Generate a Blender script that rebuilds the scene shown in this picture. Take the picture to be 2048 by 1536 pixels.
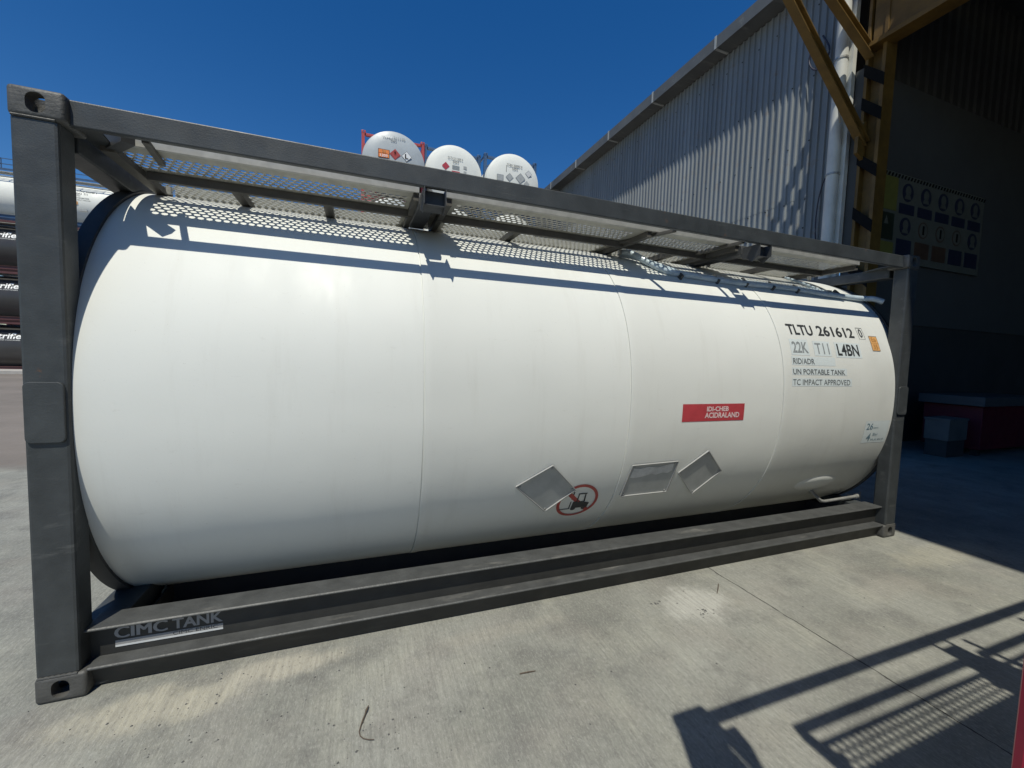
import bpy, bmesh, math, random
from mathutils import Vector, Matrix
random.seed(7)
R=math.radians
for o in list(bpy.data.objects): bpy.data.objects.remove(o)
scene=bpy.context.scene
COL=scene.collection

# ------------------------------------------------------------------ camera, sky, sun, exposure
cam_d=bpy.data.cameras.new('camera'); cam=bpy.data.objects.new('camera',cam_d); COL.objects.link(cam)
yaw,pitch,roll=R(20.4216),R(-3.7439),R(1.7423)
f=Vector((math.sin(yaw)*math.cos(pitch),math.cos(yaw)*math.cos(pitch),math.sin(pitch)))
r=Vector((math.cos(yaw),-math.sin(yaw),0)); u=r.cross(f)
r2=r*math.cos(roll)+u*math.sin(roll); u2=-r*math.sin(roll)+u*math.cos(roll)
m=Matrix((r2,u2,-f)).transposed().to_4x4(); m.translation=Vector((1.3076,-2.2888,1.5734)); cam.matrix_world=m
cam_d.sensor_width=36; cam_d.lens=827.09/2048*36; cam_d.clip_start=.05; cam_d.clip_end=3000
scene.camera=cam
SUN=Vector((.22,.465,-1)).normalized()          # the way the light travels
elev=math.asin(-SUN.z); az=math.atan2(-SUN.x,-SUN.y)
w=bpy.data.worlds.new('World'); scene.world=w; w.use_nodes=True
nt=w.node_tree; bg=nt.nodes['Background']
sky=nt.nodes.new('ShaderNodeTexSky'); sky.sky_type='NISHITA'; sky.sun_disc=False
sky.sun_elevation=elev; sky.sun_rotation=az; sky.altitude=300; sky.air_density=1.0; sky.dust_density=.0; sky.ozone_density=3.0
hs_=nt.nodes.new('ShaderNodeHueSaturation'); hs_.inputs['Hue'].default_value=.507; hs_.inputs['Saturation'].default_value=1.36; hs_.inputs['Value'].default_value=1.0
nt.links.new(sky.outputs[0],hs_.inputs['Color']); nt.links.new(hs_.outputs[0],bg.inputs[0]); bg.inputs[1].default_value=.092
sd=bpy.data.lights.new('sun','SUN'); sd.energy=4.0; sd.angle=R(.55); sd.color=(1,.965,.845)
so=bpy.data.objects.new('sun',sd); COL.objects.link(so); so.rotation_euler=SUN.to_track_quat('-Z','Y').to_euler(); so.location=(0,-10,30)
vs=scene.view_settings; vs.view_transform='Standard'; vs.look='None'; vs.exposure=.10; vs.gamma=1

# ------------------------------------------------------------------ materials
def mat(name,col,rough=.5,metal=0,var=.15,scale=4,bump=0,bscale=60,spec=.5,stretch=(1,1,1),scuff=0,scuffcol=(.4,.4,.38),scuffscale=9,rust=0,dark=None):
    M=bpy.data.materials.new(name); M.use_nodes=True; t=M.node_tree; N=t.nodes; L=t.links
    b=N['Principled BSDF']; b.inputs['Roughness'].default_value=rough; b.inputs['Metallic'].default_value=metal
    b.inputs['Specular IOR Level'].default_value=spec
    g=N.new('ShaderNodeTexCoord'); mp=N.new('ShaderNodeMapping'); mp.inputs['Scale'].default_value=stretch
    L.new(g.outputs['Object'],mp.inputs[0])
    n=N.new('ShaderNodeTexNoise'); n.inputs['Scale'].default_value=scale; n.inputs['Detail'].default_value=6; n.inputs['Roughness'].default_value=.62
    L.new(mp.outputs[0],n.inputs['Vector'])
    cr=N.new('ShaderNodeValToRGB'); cr.color_ramp.elements[0].position=.3; cr.color_ramp.elements[1].position=.7
    d=dark or tuple(c*(1-var) for c in col)
    cr.color_ramp.elements[0].color=(*d,1); cr.color_ramp.elements[1].color=(*[min(1,c*(1+var*.6)) for c in col],1)
    L.new(n.outputs['Fac'],cr.inputs[0]); out=cr.outputs[0]
    def over(amount,c,sc,lo,hi,out,st=None):
        n2=N.new('ShaderNodeTexNoise'); n2.inputs['Scale'].default_value=sc; n2.inputs['Detail'].default_value=8; n2.inputs['Roughness'].default_value=.7
        if st:
            m2=N.new('ShaderNodeMapping'); m2.inputs['Scale'].default_value=st; L.new(g.outputs['Object'],m2.inputs[0]); L.new(m2.outputs[0],n2.inputs['Vector'])
        else: L.new(g.outputs['Object'],n2.inputs['Vector'])
        mr=N.new('ShaderNodeMapRange'); mr.inputs[1].default_value=lo; mr.inputs[2].default_value=hi; mr.inputs[4].default_value=amount
        L.new(n2.outputs['Fac'],mr.inputs[0])
        mx=N.new('ShaderNodeMix'); mx.data_type='RGBA'; L.new(mr.outputs[0],mx.inputs[0]); L.new(out,mx.inputs[6]); mx.inputs[7].default_value=(*c,1)
        return mx.outputs[2]
    if scuff: out=over(scuff,scuffcol,scuffscale,.58,.72,out,(.25,1,1.4))
    if rust: out=over(rust,(.16,.07,.03),6,.66,.74,out)
    L.new(out,b.inputs['Base Color'])
    n3=N.new('ShaderNodeTexNoise'); n3.inputs['Scale'].default_value=scale*2.3; n3.inputs['Detail'].default_value=5; L.new(g.outputs['Object'],n3.inputs['Vector'])
    mr=N.new('ShaderNodeMapRange'); mr.inputs[3].default_value=max(0.03,rough-.1); mr.inputs[4].default_value=min(1,rough+.12); L.new(n3.outputs['Fac'],mr.inputs[0]); L.new(mr.outputs[0],b.inputs['Roughness'])
    if bump:
        nb=N.new('ShaderNodeTexNoise'); nb.inputs['Scale'].default_value=bscale; nb.inputs['Detail'].default_value=4; L.new(mp.outputs[0],nb.inputs['Vector'])
        bp=N.new('ShaderNodeBump'); bp.inputs['Strength'].default_value=bump; bp.inputs['Distance'].default_value=.01
        L.new(nb.outputs['Fac'],bp.inputs['Height']); L.new(bp.outputs[0],b.inputs['Normal'])
    return M
M={}
M['frame']=mat('frame_grey_paint',(.047,.052,.054),.48,var=.3,scale=7,bump=.12,bscale=140,scuff=.38,scuffcol=(.19,.19,.18),rust=.85)
M['railweb']=mat('shaded_grimy_rail_paint',(.030,.030,.028),.6,var=.3,scale=6,scuff=.25,scuffcol=(.12,.115,.10),rust=.4)  # grimy frame paint, darkened further for the shade under the flanges
M['railtop']=mat('worn_rail_top_paint',(.066,.068,.067),.5,var=.3,scale=10,scuff=.6,scuffcol=(.22,.21,.19),scuffscale=7,bump=.2,bscale=90)
M['casting']=mat('cast_steel_grey',(.080,.079,.074),.55,var=.3,scale=14,bump=.3,bscale=70,scuff=.4,scuffcol=(.2,.19,.17),rust=.35)
M['hollow_shade']=mat('dark_hollow_shade',(.03,.03,.03),.8)  # near-black colour standing in for the shade under the tank
M['skirt']=mat('skirt_dark_paint',(.05,.052,.054),.55,var=.25,scale=6)
M['galv']=mat('galvanised_steel',(.42,.42,.40),.42,metal=.55,var=.22,scale=18,bump=.1,bscale=80)
M['alu']=mat('walkway_aluminium',(.46,.46,.43),.45,metal=.3,var=.18,scale=14)
M['deck']=mat('perforated_deck_metal',(.40,.39,.34),.5,metal=.15,var=.2,scale=14)
M['stiff']=mat('brown_grey_steel',(.095,.09,.078),.6,var=.25,scale=10)
M['seam']=mat('faint_seam',(.655,.655,.615),.5)
M['plate']=mat('placard_grey_paint',(.39,.40,.385),.5,var=.14,scale=9,scuff=.25,scuffcol=(.5,.5,.47))
M['platedge']=mat('placard_frame_paint',(.33,.33,.32),.45,var=.12,scale=9)
M['residue']=mat('torn_sticker_paper',(.62,.62,.60),.7,var=.2,scale=16)
M['black']=mat('black_lettering',(.035,.038,.04),.5,var=.2,scale=30)
M['fade']=mat('faded_lettering',(.26,.28,.28),.5,var=.3,scale=40)
M['fade2']=mat('grey_lettering',(.12,.13,.13),.5,var=.3,scale=40)
M['patch']=mat('pale_sticker_film',(.61,.66,.655),.4,var=.04,scale=10)
M['white']=mat('white_paint',(.78,.78,.76),.4,var=.06)
M['cream']=mat('dull_white_paint',(.60,.60,.57),.5,var=.12,scale=5)
M['red']=mat('red_sticker',(.46,.055,.065),.35,var=.12,scale=12)
M['redsign']=mat('red_ring_film',(.40,.06,.05),.45,var=.2,scale=20)
M['pink']=mat('pale_red_lettering',(.72,.55,.54),.4,var=.1,scale=30)
M['orange']=mat('orange_plate',(.68,.36,.13),.4,var=.1,scale=20)
M['orange2']=mat('bright_orange_plate',(.85,.25,.06),.4,var=.1,scale=20)
M['brownmark']=mat('brown_lettering',(.42,.20,.05),.5)
M['bluegrey']=mat('blue_grey_lettering',(.16,.24,.28),.5)
M['redpaint']=mat('red_frame_paint',(.42,.06,.055),.45,var=.2,scale=5)
M['bluepaint']=mat('blue_frame_paint',(.05,.10,.19),.45,var=.25,scale=5)
M['redpost']=mat('red_post_paint',(.40,.012,.04),.4,var=.12,scale=8)
M['maroon']=mat('dark_maroon_frame_paint',(.10,.035,.035),.5,var=.25,scale=3)
M['darktank']=mat('charcoal_tank_paint',(.045,.043,.042),.4,var=.15,scale=2)
M['steelgrey']=mat('grey_tank_end_paint',(.40,.43,.44),.4,var=.1,scale=2)
M['logogrey']=mat('logo_grey_paint',(.27,.27,.27),.45,var=.1,scale=20)
M['logowhite']=mat('logo_pale_stripe',(.62,.63,.63),.45,var=.1,scale=20)
M['yellow']=mat('yellow_steel_paint',(.155,.088,.017),.6,var=.35,scale=3,scuff=.3,scuffcol=(.2,.13,.04))
M['stripe']=mat('black_stripe_paint',(.012,.012,.012),.9,spec=.1)
M['gutter']=mat('gutter_grey_metal',(.115,.12,.118),.6,var=.2,scale=1.2,scuff=.5,scuffcol=(.30,.30,.27),scuffscale=3)
M['pipe']=mat('white_plastic_pipe',(.62,.62,.58),.4,var=.12,scale=3)
M['cable']=mat('dark_cable',(.03,.03,.05),.5)
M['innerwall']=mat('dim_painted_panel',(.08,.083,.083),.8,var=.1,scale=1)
M['innerdark']=mat('dark_grey_sheet',(.05,.05,.048),.85,var=.2,scale=1)  # one plain dark grey for the bay's walls, beams and plinth
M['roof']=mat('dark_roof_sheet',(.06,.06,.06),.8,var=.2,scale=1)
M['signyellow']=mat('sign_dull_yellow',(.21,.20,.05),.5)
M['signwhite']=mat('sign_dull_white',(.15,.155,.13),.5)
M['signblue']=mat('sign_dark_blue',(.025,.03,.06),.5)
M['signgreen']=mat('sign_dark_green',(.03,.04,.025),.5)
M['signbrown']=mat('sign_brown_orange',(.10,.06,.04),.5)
M['twig']=mat('dry_twig_bark',(.10,.075,.055),.8,var=.4,scale=60)
M['stone']=mat('small_dark_stone',(.10,.10,.095),.9,var=.4,scale=90)
M['kerb']=mat('kerb_concrete',(.42,.40,.37),.85,var=.15,scale=2)
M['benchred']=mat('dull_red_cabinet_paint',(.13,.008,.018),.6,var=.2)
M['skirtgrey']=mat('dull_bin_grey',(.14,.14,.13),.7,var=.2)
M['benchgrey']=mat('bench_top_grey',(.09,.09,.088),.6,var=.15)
M['rubber']=mat('black_rubber',(.03,.03,.03),.7)
def tube_mat():
    K=mat('pale_blue_plastic_tube',(.58,.68,.74),.14,var=.2,scale=14)
    b=K.node_tree.nodes['Principled BSDF']; b.inputs['Transmission Weight'].default_value=.12; b.inputs['Coat Weight'].default_value=.5
    return K
M['tube']=tube_mat()

def tank_paint(name,col,streak=(.46,.44,.38)):
    K=bpy.data.materials.new(name); K.use_nodes=True; t=K.node_tree; N=t.nodes; L=t.links; b=N['Principled BSDF']
    g=N.new('ShaderNodeTexCoord')
    def noise(sc,st,det=6,ro=.6):
        mp=N.new('ShaderNodeMapping'); mp.inputs['Scale'].default_value=st; L.new(g.outputs['Object'],mp.inputs[0])
        n=N.new('ShaderNodeTexNoise'); n.inputs['Scale'].default_value=sc; n.inputs['Detail'].default_value=det; n.inputs['Roughness'].default_value=ro
        L.new(mp.outputs[0],n.inputs['Vector']); return n.outputs['Fac']
    def rng(x,a,c,lo,hi):
        mr=N.new('ShaderNodeMapRange'); mr.inputs[1].default_value=a; mr.inputs[2].default_value=c; mr.inputs[3].default_value=lo; mr.inputs[4].default_value=hi; L.new(x,mr.inputs[0]); return mr.outputs[0]
    def mix(fac,a,c):
        mx=N.new('ShaderNodeMix'); mx.data_type='RGBA'; L.new(fac,mx.inputs[0])
        for s,v in ((6,a),(7,c)):
            if isinstance(v,tuple): mx.inputs[s].default_value=(*v,1)
            else: L.new(v,mx.inputs[s])
        return mx.outputs[2]
    c=mix(noise(1.1,(1,1,1),5),tuple(x*.95 for x in col),tuple(min(1,x*1.03) for x in col))
    c=mix(rng(noise(7,(1,.15,.12),8,.7),.54,.80,0,.24),c,streak)          # rain streaks
    c=mix(rng(noise(26,(.35,1,1),8,.75),.62,.78,0,.40),c,(.45,.43,.38))     # scuffs
    c=mix(rng(noise(150,(1,1,1),2,.5),.72,.80,0,.5),c,(.30,.27,.22))       # specks
    L.new(c,b.inputs['Base Color'])
    L.new(rng(noise(5,(1,.3,.3),6),.3,.7,.36,.64),b.inputs['Roughness']); b.inputs['Specular IOR Level'].default_value=.24
    bp=N.new('ShaderNodeBump'); bp.inputs['Strength'].default_value=.45; bp.inputs['Distance'].default_value=.02; L.new(noise(1.6,(1,1,1),2,.4),bp.inputs['Height'])
    b2=N.new('ShaderNodeBump'); b2.inputs['Strength'].default_value=.06; b2.inputs['Distance'].default_value=.004; L.new(noise(90,(1,1,1),3,.5),b2.inputs['Height']); L.new(bp.outputs[0],b2.inputs['Normal'])
    L.new(b2.outputs[0],b.inputs['Normal'])
    return K
M['tank']=tank_paint('tank_white_cladding',(.705,.712,.668))
M['tankfar']=tank_paint('far_tank_white_paint',(.74,.74,.68))

def concrete():
    K=bpy.data.materials.new('worn_concrete_ground'); K.use_nodes=True; t=K.node_tree; N=t.nodes; L=t.links; b=N['Principled BSDF']
    g=N.new('ShaderNodeTexCoord'); P=g.outputs['Object']
    sep=N.new('ShaderNodeSeparateXYZ'); L.new(P,sep.inputs[0])
    def noise(sc,st=(1,1,1),det=6,ro=.6):
        mp=N.new('ShaderNodeMapping'); mp.inputs['Scale'].default_value=st; L.new(P,mp.inputs[0])
        n=N.new('ShaderNodeTexNoise'); n.inputs['Scale'].default_value=sc; n.inputs['Detail'].default_value=det; n.inputs['Roughness'].default_value=ro
        L.new(mp.outputs[0],n.inputs['Vector']); return n.outputs['Fac']
    def rng(x,a,c,lo,hi,smooth=False):
        mr=N.new('ShaderNodeMapRange'); mr.inputs[1].default_value=a; mr.inputs[2].default_value=c; mr.inputs[3].default_value=lo; mr.inputs[4].default_value=hi; L.new(x,mr.inputs[0])
        if smooth: mr.interpolation_type='SMOOTHSTEP'
        return mr.outputs[0]
    def mat2(op,a,c=None):
        n=N.new('ShaderNodeMath'); n.operation=op
        for i,v in enumerate((a,c)):
            if v is None: continue
            if isinstance(v,(int,float)): n.inputs[i].default_value=v
            else: L.new(v,n.inputs[i])
        return n.outputs[0]
    def mix(fac,a,c):
        mx=N.new('ShaderNodeMix'); mx.data_type='RGBA'
        if isinstance(fac,float): mx.inputs[0].default_value=fac
        else: L.new(fac,mx.inputs[0])
        for s,v in ((6,a),(7,c)):
            if isinstance(v,tuple): mx.inputs[s].default_value=(*v,1)
            else: L.new(v,mx.inputs[s])
        return mx.outputs[2]
    c=mix(rng(noise(.9,det=5),.35,.65,0,1),(.187,.190,.165),(.312,.314,.278))
    c=mix(rng(noise(2.3,(1,.7,1),8,.7),.5,.66,0,.85),c,(.34,.338,.285))
    c=mix(rng(noise(3.1,(.8,1,1),6,.65),.50,.66,0,.7),c,(.15,.15,.138))
    c=mix(rng(noise(1.7,(1,1.3,1),3,.5),.50,.66,0,.22),c,(.27,.235,.205))
    def blob(x,y,rx,ry,amount,col,c,nz=.5):
        dx=mat2('MULTIPLY',mat2('SUBTRACT',sep.outputs[0],x),1/rx); dy=mat2('MULTIPLY',mat2('SUBTRACT',sep.outputs[1],y),1/ry)
        d=mat2('SQRT',mat2('ADD',mat2('MULTIPLY',dx,dx),mat2('MULTIPLY',dy,dy)))
        d=mat2('ADD',d,mat2('MULTIPLY',mat2('SUBTRACT',noise(5,det=7,ro=.68),.5),nz*3))
        return mix(rng(d,.35,1.0,amount,0,True),c,col)
    for a in [(3.40,-.28,.32,.23,.9,(.47,.465,.42)),(.46,-.16,.46,.16,.8,(.46,.43,.34)),(.95,-.07,.40,.11,.8,(.46,.43,.35)),(.15,-.42,.25,.12,.5,(.42,.40,.34)),(6.0,-.35,.9,.2,.5,(.38,.36,.28)),
              (4.9,-.55,.5,.16,.4,(.36,.34,.29)),(4.1,-.95,.4,.2,.3,(.34,.33,.29)),(2.1,-.15,.5,.08,.35,(.36,.34,.28)),(2.55,-.62,.10,.06,.5,(.15,.15,.14)),(2.35,-.42,.12,.05,.45,(.16,.16,.15)),(1.9,-.85,.1,.07,.35,(.17,.17,.16)),(5.3,-.42,.1,.05,.45,(.16,.16,.16))]: c=blob(a[0],a[1],a[2],a[3],a[4],a[5],c)
    # broom texture, grain, pits
    br=noise(60,(1,.06,1),5,.7)
    c=mix(rng(br,.36,.64,.0,.42),c,(.13,.126,.116))
    c=mix(rng(noise(120,(1,.35,1),5,.75),.48,.72,0,.55),c,(.44,.43,.39))
    c=mix(rng(noise(70,(1,.5,1),6,.75),.56,.70,0,.75),c,(.11,.107,.098))
    c=mix(rng(noise(12,(1,.7,1),7,.75),.56,.72,0,.5),c,(.145,.142,.132))
    vo=N.new('ShaderNodeTexVoronoi'); vo.inputs['Scale'].default_value=9; L.new(P,vo.inputs['Vector'])
    c=mix(mat2('MULTIPLY',rng(vo.outputs['Distance'],.035,.075,1,0),rng(noise(3.3),.5,.6,0,.8)),c,(.07,.068,.06))
    # expansion joint along y and hairline cracks
    wob=mat2('MULTIPLY',mat2('SUBTRACT',noise(6,(0,1,0),6,.65),.5),.045)
    dj=mat2('ABSOLUTE',mat2('SUBTRACT',mat2('ADD',sep.outputs[0],wob),3.842))
    jw=rng(noise(14,(0,1,0),4),.3,.7,.0015,.006)
    jm=mat2('LESS_THAN',dj,jw)
    wob2=mat2('MULTIPLY',mat2('SUBTRACT',noise(3,(0,1,0),8,.7),.5),.5)
    d2=mat2('ABSOLUTE',mat2('SUBTRACT',mat2('ADD',sep.outputs[0],wob2),6.32))
    jm2=mat2('MULTIPLY',mat2('LESS_THAN',d2,rng(noise(9,(1,1,0),4),.45,.7,.0,.008)),.8)
    jj=mat2('MAXIMUM',jm,jm2)
    # older brownish asphalt further back
    far=rng(mat2('ADD',sep.outputs[1],mat2('MULTIPLY',noise(.5),1.5)),5.2,5.7,0,1)
    asp=mix(rng(noise(.35,det=8),.35,.65,0,1),(.165,.145,.125),(.235,.205,.18))
    asp=mix(rng(noise(40,det=4,ro=.8),.5,.7,0,.4),asp,(.09,.085,.08))
    c=mix(far,c,asp)
    c=mix(jj,c,(.035,.033,.03))
    L.new(c,b.inputs['Base Color']); L.new(rng(noise(4),.3,.7,.72,.92),b.inputs['Roughness']); b.inputs['Specular IOR Level'].default_value=.3
    h=mat2('ADD',mat2('MULTIPLY',br,.5),mat2('ADD',mat2('MULTIPLY',noise(170,det=4,ro=.7),.55),mat2('MULTIPLY',noise(5,det=4),1.2)))
    h=mat2('SUBTRACT',h,mat2('MULTIPLY',jj,1.0))
    bp=N.new('ShaderNodeBump'); bp.inputs['Strength'].default_value=.8; bp.inputs['Distance'].default_value=.007; L.new(h,bp.inputs['Height']); L.new(bp.outputs[0],b.inputs['Normal'])
    return K
M['ground']=concrete()

def sheet_mat():
    K=mat('weathered_zinc_sheet',(.235,.255,.265),.55,metal=.1,var=.2,scale=1.6,stretch=(1,1,.12),scuff=.6,scuffcol=(.22,.17,.13),scuffscale=2.6)
    return K
M['sheet']=sheet_mat()

# ------------------------------------------------------------------ mesh helpers
class MB:
    def __init__(s): s.v=[]; s.f=[]
    def add(s,vs,fs):
        n=len(s.v); s.v+= [tuple(x) for x in vs]; s.f+=[tuple(i+n for i in q) for q in fs]; return s
    def box(s,x0,x1,y0,y1,z0,z1):
        v=[(x,y,z) for z in (z0,z1) for y in (y0,y1) for x in (x0,x1)]
        return s.add(v,[(0,2,3,1),(4,5,7,6),(0,1,5,4),(2,6,7,3),(0,4,6,2),(1,3,7,5)])
    def beam(s,a,b,wd,ht,up=(0,0,1)):
        a=Vector(a);b=Vector(b);d=(b-a).normalized();up=Vector(up)
        sd_=d.cross(up).normalized(); up=sd_.cross(d).normalized()
        v=[]
        for p in (a,b):
            for i,j in ((-1,-1),(1,-1),(1,1),(-1,1)): v.append(p+sd_*(i*wd/2)+up*(j*ht/2))
        return s.add(v,[(0,1,2,3),(7,6,5,4),(0,4,5,1),(1,5,6,2),(2,6,7,3),(3,7,4,0)])
    def tube(s,pts,rad,n=10):
        pts=[Vector(p) for p in pts]; rings=[]
        up=Vector((0,0,1))
        for i,p in enumerate(pts):
            d=(pts[min(i+1,len(pts)-1)]-pts[max(i-1,0)]).normalized()
            a=d.cross(up)
            if a.length<.05: a=d.cross(Vector((1,0,0)))
            a.normalize(); b_=a.cross(d)
            rr=rad[i] if isinstance(rad,(list,tuple)) else rad
            rings.append([p+a*math.cos(2*math.pi*k/n)*rr+b_*math.sin(2*math.pi*k/n)*rr for k in range(n)])
        v=[q for rg in rings for q in rg]; fs=[]
        for i in range(len(pts)-1):
            for k in range(n): k2=(k+1)%n; fs.append((i*n+k,i*n+k2,(i+1)*n+k2,(i+1)*n+k))
        fs.append(tuple(range(n))[::-1]); fs.append(tuple((len(pts)-1)*n+k for k in range(n)))
        return s.add(v,fs)
    def prism(s,poly,axis,a,b):            # poly of 2D points, extruded along an axis
        n=len(poly)
        def mk(p,t): return {'x':(t,p[0],p[1]),'y':(p[0],t,p[1]),'z':(p[0],p[1],t)}[axis]
        v=[mk(p,a) for p in poly]+[mk(p,b) for p in poly]
        fs=[tuple(range(n)),tuple(range(2*n-1,n-1,-1))]+[(i,i+n,(i+1)%n+n,(i+1)%n) for i in range(n)]
        return s.add(v,fs)
    def build(s,name,material,parent=None,smooth=False,bevel=0,label=None,recalc=True,solid=0):
        me=bpy.data.meshes.new(name); me.from_pydata(s.v,[],s.f); me.update()
        if recalc:
            bm=bmesh.new(); bm.from_mesh(me); bmesh.ops.recalc_face_normals(bm,faces=bm.faces); bm.to_mesh(me); bm.free()
        me.materials.append(M[material] if isinstance(material,str) else material)
        if smooth: me.shade_smooth(); me.set_sharp_from_angle(angle=R(35))
        o=bpy.data.objects.new(name,me); COL.objects.link(o)
        if parent: o.parent=parent
        if bevel:
            md=o.modifiers.new('bevel','BEVEL'); md.width=bevel; md.segments=2; md.limit_method='ANGLE'; md.angle_limit=R(40)
            md.harden_normals=False
        if solid:
            md=o.modifiers.new('solid','SOLIDIFY'); md.thickness=solid; md.offset=-1
        if label: o['label']=label
        return o
def thing(name,label,cat,loc=(0,0,0),rz=0,group=None):
    o=bpy.data.objects.new(name,None); COL.objects.link(o); o.location=loc; o.rotation_euler=(0,0,rz)
    o['label']=label; o['category']=cat
    if group: o['group']=group
    return o
def tag(o,label,cat,group=None,kind=None):
    if label: o['label']=label
    if cat: o['category']=cat
    if group: o['group']=group
    if kind: o['kind']=kind
    return o
def struct(o): o['kind']='structure'; return o
def copy_tree(o,parent=None,skip=()):
    c=o.copy(); COL.objects.link(c); c.parent=parent
    for ch in list(o.children):
        if ch.name.split('.')[0] in skip: continue
        copy_tree(ch,c,skip)
    return c
_tc={}
def text2d(s,bold=0.0):
    if 'M' in s: bold=0.0
    k=(s,bold)
    if k in _tc: return _tc[k]
    cu=bpy.data.curves.new('lettering','FONT'); cu.body=s; cu.offset=bold; cu.resolution_u=3
    o=bpy.data.objects.new('lettering',cu); COL.objects.link(o)
    bpy.context.view_layer.update()
    dg=bpy.context.evaluated_depsgraph_get(); me=o.evaluated_get(dg).to_mesh()
    v=[(p.co.x,p.co.y) for p in me.vertices]; fs=[tuple(p.vertices) for p in me.polygons]
    bpy.data.objects.remove(o); bpy.data.curves.remove(cu)
    x0=min(p[0] for p in v);x1=max(p[0] for p in v);y0=min(p[1] for p in v);y1=max(p[1] for p in v)
    v=[((p[0]-x0)/(x1-x0),(p[1]-y0)/(y1-y0)) for p in v]
    _tc[k]=(v,fs); return _tc[k]
def rrect(w_,h_,r_,n=5):
    p=[]
    for cx,cy,a0 in ((w_/2-r_,h_/2-r_,0),(-w_/2+r_,h_/2-r_,90),(-w_/2+r_,-h_/2+r_,180),(w_/2-r_,-h_/2+r_,270)):
        for k in range(n+1): a=R(a0+90*k/n); p.append((cx+r_*math.cos(a),cy+r_*math.sin(a)))
    return p

# ------------------------------------------------------------------ ground
g=MB(); g.add([(-400,-400,0),(400,-400,0),(400,400,0),(-400,400,0)],[(0,1,2,3)])
struct(g.build('ground','ground'))

# ------------------------------------------------------------------ the tank container
TL,TW,TH=6.058,2.438,2.591
TA,TZ,TB,TN=1.1929,1.2791,1.2423,2.209
YC=1.219
def tsec(th,da=0,ta=TA,tb=TB,tz=TZ,tn=TN):
    c,s=math.cos(th),math.sin(th)
    return (YC-(ta+da)*math.copysign(abs(c)**(2/tn),c), tz+(tb+da)*math.copysign(abs(s)**(2/tn),s))
def tank_shell(prof,n=200,**k):
    """prof: list of (x, delta radius)"""
    b=MB(); v=[];fs=[]
    for x,da in prof:
        for i in range(n):
            y,z=tsec(2*math.pi*i/n,0,**k)
            f_=1+da/1.2
            # near side lap seam: the upper sheet overlaps the lower one
            v.append((x,YC+(y-YC)*f_,TZ+(z-TZ)*f_))
    for j in range(len(prof)-1):
        for i in range(n):
            i2=(i+1)%n; fs.append((j*n+i,(j+1)*n+i,(j+1)*n+i2,j*n+i2))
    fs.append(tuple(range(n))); fs.append(tuple((len(prof)-1)*n+i for i in range(n))[::-1])
    return b.add(v,fs)
def near(z):   # y of tank's near side at height z
    t=min(1,abs((z-TZ)/TB)); return YC-TA*(1-t**TN)**(1/TN)
# arc-length table of the near side, measured downwards from the top
_tab=[];_s=0;_p=None
for i in range(0,1801):
    th=math.pi/2-math.pi*i/1800; y,z=tsec(th)
    if _p: _s+=math.hypot(y-_p[0],z-_p[1])
    _tab.append((_s,y,z)); _p=(y,z)
def arc_of_z(z):
    for s_,y,zz in _tab:
        if zz<=z: return s_
def surf(x,s_,off=.002):
    i=max(1,min(len(_tab)-2,int(s_/_tab[-1][0]*1800)))
    while i<len(_tab)-2 and _tab[i+1][0]<s_: i+=1
    while i>1 and _tab[i][0]>s_: i-=1
    a,b_=_tab[i],_tab[i+1]; t=(s_-a[0])/(b_[0]-a[0]); y=a[1]+(b_[1]-a[1])*t; z=a[2]+(b_[2]-a[2])*t
    d=Vector((0,b_[1]-a[1],b_[2]-a[2])).normalized(); nrm=Vector((0,d.z,-d.y))
    return Vector((x,y,z))+nrm*off
def decal(poly2,fs,off=.002,b=None):
    b=b or MB(); return b.add([surf(x,s_,off) for x,s_ in poly2],fs)
def tank_text(s,x0,x1,zt,zb,material,parent,bold=0.0,slant=0.0,name='lettering',off=.0025):
    v,fs=text2d(s,bold); st,sb=arc_of_z(zt),arc_of_z(zb)
    pts=[(x0+(x1-x0)*a+slant*c,sb+(st-sb)*c) for a,c in v]
    o=decal(pts,fs,off).build(name,material,parent,recalc=False); return o
def grid_decal(x0,x1,zt,zb,material,parent,name,off=.0015,skew=0,n=6,border=None):
    st,sb=arc_of_z(zt),arc_of_z(zb); pts=[];fs=[]
    for j in range(n+1):
        for i in range(2):
            t=j/n; pts.append(((x0,x1)[i]+skew*(1-t),st+(sb-st)*t))
    for j in range(n): fs.append((2*j,2*j+1,2*j+3,2*j+2))
    return decal(pts,fs,off).build(name,material,parent,recalc=False)

def casting_mesh():
    """corner casting with rounded edges and real slots: lower near-left corner at 0,0,0, outward faces -x and -y"""
    def mesh_of(b,bev=0):
        o=b.build('casting_tmp','casting',bevel=bev)
        if bev: o.modifiers[0].width=bev; o.modifiers[0].segments=3
        return o
    body=mesh_of(MB().box(0,.178,0,.162,0,.118),.016)
    cut=[]
    for axis,(w_,h_,r_),c,(a,b_) in (('y',(.062,.079,.028),(.089,.059),(-.02,.05)),('x',(.051,.079,.024),(.081,.059),(-.02,.05)),('z',(.12,.06,.028),(.09,.08),(-.02,.14))):
        p=[(q[0]+c[0],q[1]+c[1]) for q in rrect(w_,h_,r_)]
        cut.append(MB().prism(p,axis,a,b_).build('cut_tmp','hollow_shade'))
    for c in cut:
        md=body.modifiers.new('bool','BOOLEAN'); md.operation='DIFFERENCE'; md.object=c; md.solver='EXACT'
    bpy.context.view_layer.update()
    dg=bpy.context.evaluated_depsgraph_get()
    me=bpy.data.meshes.new_from_object(body.evaluated_get(dg)); me.name='corner_casting'
    for o in [body]+cut: bpy.data.objects.remove(o)
    me.materials.clear(); me.materials.append(M['casting'])
    me.shade_smooth(); me.set_sharp_from_angle(angle=R(30))
    return me
CAST=casting_mesh()

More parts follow.
